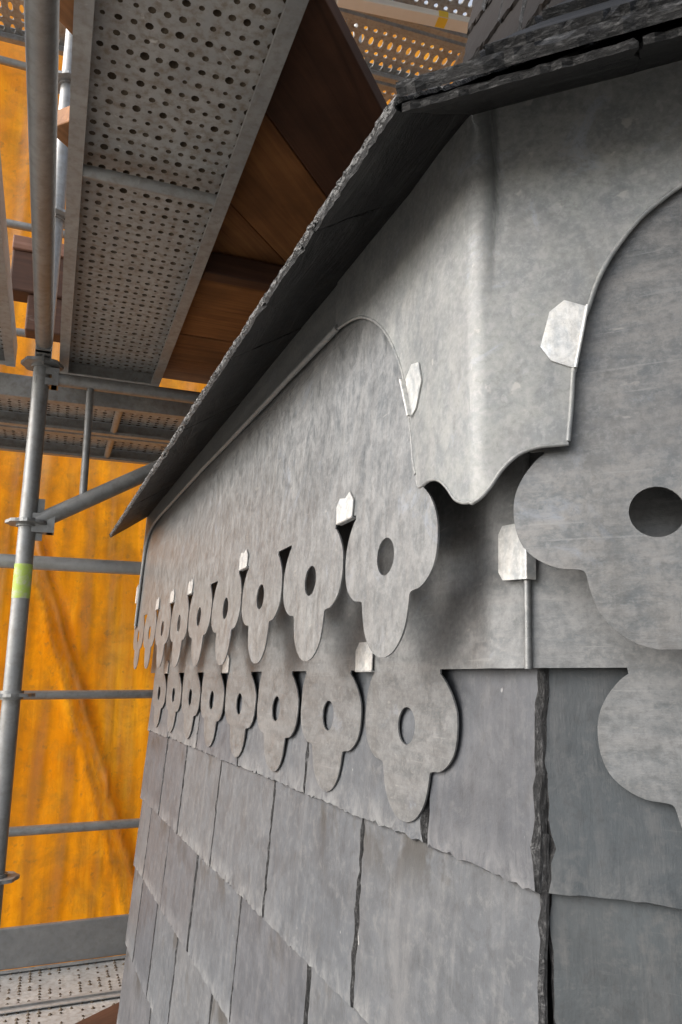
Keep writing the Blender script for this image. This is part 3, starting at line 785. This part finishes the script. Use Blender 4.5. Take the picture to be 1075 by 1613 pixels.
mbr = MB(); mbr.box((.003, 0, .004), (.313, .003, .070)); mbr.box((.003, -.028, .004), (.313, 0, .0065)); ENDP = mbr.mesh('end_plate', M['deck_rail'])
def deck(loc, rot, label, panel, group=None, topside=False, rungs=(0.45, 1.045, 1.62, 2.2), cut=None):
    """steel plank, x across (0..0.316), y along (0..3.05), z 0 at the underside of its rails"""
    mw = MS @ Matrix.Translation(loc) @ Matrix.Rotation(rot, 4, 'Z')
    t = bpy.data.objects.new('steel_deck', None); COL.objects.link(t); t.matrix_basis = mw; WM[t.name] = mw; t.empty_display_size = .05
    tag(t, label, 'deck', group)
    place('perforated_plate', panel, t, mw @ Matrix.Translation((.004, 0, .062 if topside else .050)))
    place('side_rail', RAIL, t, mw)
    place('side_rail', RAIL, t, mw @ Matrix.Translation((.316, 3.05, 0)) @ Matrix.Rotation(math.pi, 4, 'Z'))
    for y in rungs: place('cross_tube', RUNG, t, mw @ Matrix.Translation((0, y, 0)))
    place('end_plate', ENDP, t, mw @ Matrix.Translation((0, 3.05, 0)))
    place('end_plate', ENDP, t, mw @ Matrix.Translation((.316, 0, 0)) @ Matrix.Rotation(math.pi, 4, 'Z'))
    return t
gd = 'perforated steel decks of the scaffold'
deck((-.039, 2.435 - 3.05, .95), 0, 'long perforated steel deck overhead, its underside crossed by one tube', PANEL_R, gd, rungs=(.42, 1.20, 1.985))
deck((-.168 - .316, 2.41 - 3.05, .95), 0, 'steel deck at the upper left, only one side rail showing', PANEL_R, gd)
# decks running across at the far end; local y turned to point along +t
RT = -math.pi / 2
deck((-1.70, 2.42 + .316, .858), RT, 'steel deck laid across the far end, its long front rail showing below the bracket tube', PANEL_R, gd, rungs=(.6, 1.35, 1.86, 2.5))
deck((-1.70, 2.755 + .316, .858), RT, 'second steel deck laid across the far end, next to the orange sheeting', PANEL_R, gd, rungs=(.6, 1.35, 1.86, 2.5))
deck((-1.70, 2.42 + .316, -1.072), RT, 'lower steel deck nearest the loose brown board, splashed with cement', PANEL_T, gd, True)
deck((-1.70, 2.755 + .316, -1.072), RT, 'lower steel deck against the grey toe board, splashed with cement', PANEL_T, gd, True)
for i, (s_, lab) in enumerate(((2.23, 'slotted steel deck two lifts up, above the white board'), (2.565, 'slotted steel deck two lifts up, between the white board and the eaves corner'), (2.90, 'slotted steel deck two lifts up, farthest from the white board'))):
    deck((-.55, s_ + .316 + .08, 2.9), RT - R_(3), lab, PANEL_S, gd)
deck((-.039, 2.20 - 3.05, 2.9), 0, 'steel deck two lifts up, unseen, added to darken the holes of the one below', PANEL_R, gd)  # out of sight, added for shading so the deck holes read dark
deck((-.45, 2.40 - 3.05, -1.072), 0, 'lower steel deck along the turret wall underfoot', PANEL_T, gd, True)
deck((-.12, 2.40 - 3.05, -1.072), 0, 'lower steel deck along the turret wall beside the slates', PANEL_T, gd, True)

# ---- standards, ledgers
def rosette_mesh():
    mb = MB(); n = 32
    poly = [((.058 + .003 * math.cos(8 * 2 * math.pi * i / n)) * math.cos(2 * math.pi * i / n), (.058 + .003 * math.cos(8 * 2 * math.pi * i / n)) * math.sin(2 * math.pi * i / n)) for i in range(n)]
    mb.prism(poly, -.0045, .0045); mb.tube((0, 0, -.012), (0, 0, .012), .031, 18)
    return mb.mesh('rosette', M['galv'])
ROS = rosette_mesh()
def standard(t_, s_, z0, z1, zs, label, tape=None):
    mw = MS @ Matrix.Translation((t_, s_, z0))
    o = bpy.data.objects.new('scaffold_standard', None); COL.objects.link(o); o.matrix_basis = mw; WM[o.name] = mw; o.empty_display_size = .05
    tag(o, label, 'scaffold pole', 'upright scaffold poles')
    mb = MB(); mb.tube((0, 0, 0), (0, 0, z1 - z0), .02415, 28); place('tube', mb.mesh('tube', M['galv']), o, mw)
    for z in zs: place('rosette', ROS, o, mw @ Matrix.Translation((0, 0, z - z0)))
    if tape:
        mb = MB(); mb.tube((0, 0, tape[0] - z0), (0, 0, tape[1] - z0), .0249, 28); place('tape', mb.mesh('tape', M['tape']), o, mw)
    return o
TS, SS = -.086, 2.30
standard(TS, SS, -3.2, 3.9, (-1.53, -.525, -.055, .432, .925, 1.43, 1.93, 2.43, 2.93), 'upright scaffold pole with a green yellow tape band, left of the turret', (.212, .31))

def wedge(mb, p, d, up=True):
    """wedge head at the end of a ledger: block straddling the rosette, with the wedge driven through it"""
    p = Vector(p); d = Vector(d).normalized(); side = d.cross(Zv).normalized(); u = side.cross(d)
    def bx(c, hd, hs, hu):
        vs = []
        for a in (-1, 1):
            for b in (-1, 1):
                for e in (-1, 1): vs.append(c + d * hd * a + side * hs * b + Zv * hu * e)
        mb.add(vs, [(0, 1, 3, 2), (4, 6, 7, 5), (0, 4, 5, 1), (2, 3, 7, 6), (0, 2, 6, 4), (1, 5, 7, 3)])
    bx(p + d * .016 + Zv * .017, .030, .021, .011); bx(p + d * .016 - Zv * .017, .030, .021, .011); bx(p + d * .040, .010, .022, .028)
    bx(p + d * .008 + Zv * .012, .011, .0035, .062)
def ledger(p0, p1, r, label, group='scaffold tubes', mat='galv', heads=True, cat='scaffold tube', name='scaffold_ledger'):
    p0, p1 = Vector(p0), Vector(p1); d = (p1 - p0).normalized()
    mw = MS @ Matrix.Translation(p0)
    o = bpy.data.objects.new(name, None); COL.objects.link(o); o.matrix_basis = mw; WM[o.name] = mw; o.empty_display_size = .05
    tag(o, label, cat, group)
    mb = MB(); off = .05 if heads else 0
    mb.tube(d * off, (p1 - p0) - d * off, r, 24); place('tube', mb.mesh('tube', M[mat]), o, mw)
    if heads:
        for q, dd in ((Vector((0, 0, 0)), d), (p1 - p0, -d)):
            mb = MB(); wedge(mb, q, dd); place('wedge_head', mb.mesh('wedge_head', M['galv']), o, mw)
    return o
ledger((-.0835, -.68, .962), (-.0835, 2.255, .962), .0245, 'thick scaffold tube running overhead beside the deck, meeting the pole', heads=True)
# second standard of the same bay, behind the camera, and the ones along the far end
standard(TS, -.72, -3.2, 3.9, (-1.53, -.525, .432, .962, 1.43, 2.93), 'upright scaffold pole at the near end of the overhead tube')
standard(-1.25, 3.10, -3.2, 3.9, (-.555, -.075, .925, 1.38, 1.86), 'upright scaffold pole at the far left by the sheeting')
standard(1.30, 3.10, -3.2, 3.9, (-.555, -.075, .925, 1.38, 1.86), 'upright scaffold pole at the far end behind the turret')
ledger((-1.25, 3.10, -.075), (1.30, 3.10, -.075), .0168, 'upper of two thin guard rails in front of the orange sheeting, below the taped band')
ledger((-1.25, 3.10, -.555), (1.30, 3.10, -.555), .0168, 'lower of two thin guard rails in front of the orange sheeting, above the toe board')
ledger((-1.25, 3.10, 1.375), (1.30, 3.10, 1.375), .0168, 'guard rail above the far decks, lowest one behind the overhead tube')
ledger((-1.25, 3.10, 1.857), (1.30, 3.10, 1.857), .0168, 'guard rail above the far decks, crossing behind the brown timber')
ledger((-1.25, 3.10, 2.637), (1.30, 3.10, 2.637), .0168, 'guard rail at the top left corner, just under the highest deck')
ledger((-1.25, 2.43, .342), (.75, 2.43, .330), .0215, 'pale scaffold tube crossing level with the green tape band', mat='galv_light', heads=False)
ledger((-.086, 2.30, .885), (.62, 2.30, .885), .0200, 'short bracket tube under the end of the overhead deck', cat='scaffold tube')
# bracket: sloping brace with its little strut
o = ledger((-.075, 2.30, .428), (.62, 2.30, .838), .0242, 'sloping bracket tube rising from the pole to the eaves, with a thin upright', heads=False, cat='scaffold bracket', name='scaffold_bracket')
mw = WM[o.name]
mb = MB(); mb.tube((.135, 0, .09), (.133, 0, .46), .0112, 16); place('strut', mb.mesh('strut', M['galv']), o, mw)
mb = MB(); wedge(mb, (.012, 0, .004), (1, 0, 0)); place('wedge_head', mb.mesh('wedge_head', M['galv']), o, mw)

# toe board
mb = MB(); mb.box((-1.7, 3.072, -1.0), (.95, 3.092, -.868), 0, .004); S('toe_board', mb, M['toe'], label='grey steel toe board along the back of the lower deck', cat='toe board')

# ---- timber boards
def board(name, a, ax, ln, wd, th, mat, label, cat='board', group=None, bev=.003):
    """plank: corner a (t, s, z), long axis angle ax in the deck plane, y to its left"""
    mb = MB(); mb.box((0, 0, 0), (ln, wd, th), 0, bev)
    return place(name, mb.mesh(name, M[mat]), None, MS @ Matrix.Translation(a) @ Matrix.Rotation(ax, 4, 'Z'), label=label, cat=cat, group=group)
gb = 'timber boards closing the gap beside the overhead deck'
q_ = [.575, .866, 1.162, 1.452]
for i, lab in enumerate(('dark timber board set diagonally, nearest of the overhead boards, its sawn edge showing', 'brown timber board set diagonally, between the nearest board and the last diagonal one', 'brown timber board set diagonally, farthest of the three diagonal boards')):
    wd = (q_[i + 1] - q_[i]) / math.sqrt(2) - .004
    t0 = .06
    ln = ((.70, .78, .78)[i] - t0) * math.sqrt(2)
    board('timber_board', (t0, t0 + q_[i], 1.026 + .003 * i), R_(45), ln, wd, .038, 'wood_dark' if i == 0 else 'wood', lab, group=gb)
for i, lab in enumerate(('brown timber board laid crosswise, next to the dark joist', 'orange brown timber board laid crosswise, second from the dark joist', 'brown timber board laid crosswise, third from the dark joist', 'brown timber board laid crosswise above the strip of bright sheeting')):
    board('timber_board', (.284, 1.70 + i * .182, .985 + .002 * (i % 2)), 0, .40, .179, .036, 'wood', lab, group=gb)
board('timber_joist', (.284, 1.655, .966), 0, .40, .040, .058, 'wood_dark', 'dark timber joist between the diagonal and the crosswise boards', 'joist')
board('timber_block', (-.245, 2.80, 1.41), 0, .26, .10, .165, 'wood_dark', 'dark timber block behind the overhead tube, upper one of the stack', 'timber block', bev=.006)
board('timber_block', (-.178, 2.81, 1.262), 0, .24, .08, .146, 'wood_dark', 'dark timber block behind the overhead tube, lower one of the stack', 'timber block', bev=.006)
board('timber_block', (-.247, 2.79, 1.577), 0, .28, .11, .055, 'wood_red', 'reddish plank on top of the dark timber blocks', 'timber block', bev=.004)
board('timber_block', (-.17, 2.75, 2.00), R_(10), .20, .12, .10, 'wood_dark', 'small dark timber end high up between the tube and the deck rail', 'timber block', bev=.004)
board('loose_board', (.023, 2.112, -.998), R_(38), .5, .20, .036, 'wood_dark', 'brown loose board lying on the lower deck at the foot of the slates')
board('white_board', (.95, 2.462, 2.866), R_(-8), .63, .06, .031, 'white', 'white board under the highest deck, ending beside the brown slates')
wb = bpy.data.objects['white_board']
mb = MB(); mb.box((.455, .004, -.001), (.50, .056, .0)); mb.box((.455, -.001, 0), (.50, .0, .031))
place('sticker', mb.mesh('sticker', M['yellow']), wb, WM['white_board'])

# ---- orange sheeting
def fold(t, z):
    d = 0
    for t0, wdt, amp in ((.245, .008, .022), (.30, .03, .016), (.13, .025, .018), (.36, .022, .02), (-.17, .02, .022), (-.07, .05, .035), (-.28, .04, .03), (.55, .05, .03), (1.1, .06, .04), (-.7, .05, .03), (.03, .03, .014)):
        d += amp * math.exp(-((t - t0 - .03 * math.sin(z * 1.7 + t0 * 9)) / wdt) ** 2)
    # big slanting crease
    tc = -.047 + (.467 - z) * .345
    a = max(0, min(1, (0.75 - z) / .3)) * max(0, min(1, (z + 1.3) / .3))
    d += a * (.06 * math.exp(-((t - tc) / .028) ** 2) - .045 * math.exp(-((t - tc + .055) / .03) ** 2))
    d += .022 * math.exp(-((t - .02) / .05) ** 2 - ((z + .42) / .22) ** 2)
    d += .05 * noise.noise(Vector((t * 1.3, z * .8, 1))) + .018 * noise.noise(Vector((t * 4.5, z * 2.2, 7))) + .006 * noise.noise(Vector((t * 14, z * 7, 3)))
    return d
mb = MB(); nx, nz = 200, 150; t0, t1, z0, z1 = -.95, 2.6, -3.2, 3.9
vs = []
for j in range(nz + 1):
    for i in range(nx + 1):
        t = t0 + (t1 - t0) * i / nx; z = z0 + (z1 - z0) * j / nz
        vs.append((t, 3.42 - fold(t, z), z))
mb.add(vs, [(j * (nx + 1) + i, j * (nx + 1) + i + 1, (j + 1) * (nx + 1) + i + 1, (j + 1) * (nx + 1) + i) for j in range(nz) for i in range(nx)], 0, True)
S('tarpaulin', mb, M['tarp'], label='orange translucent sheeting hung behind the scaffold, creased and stained', cat='sheeting')
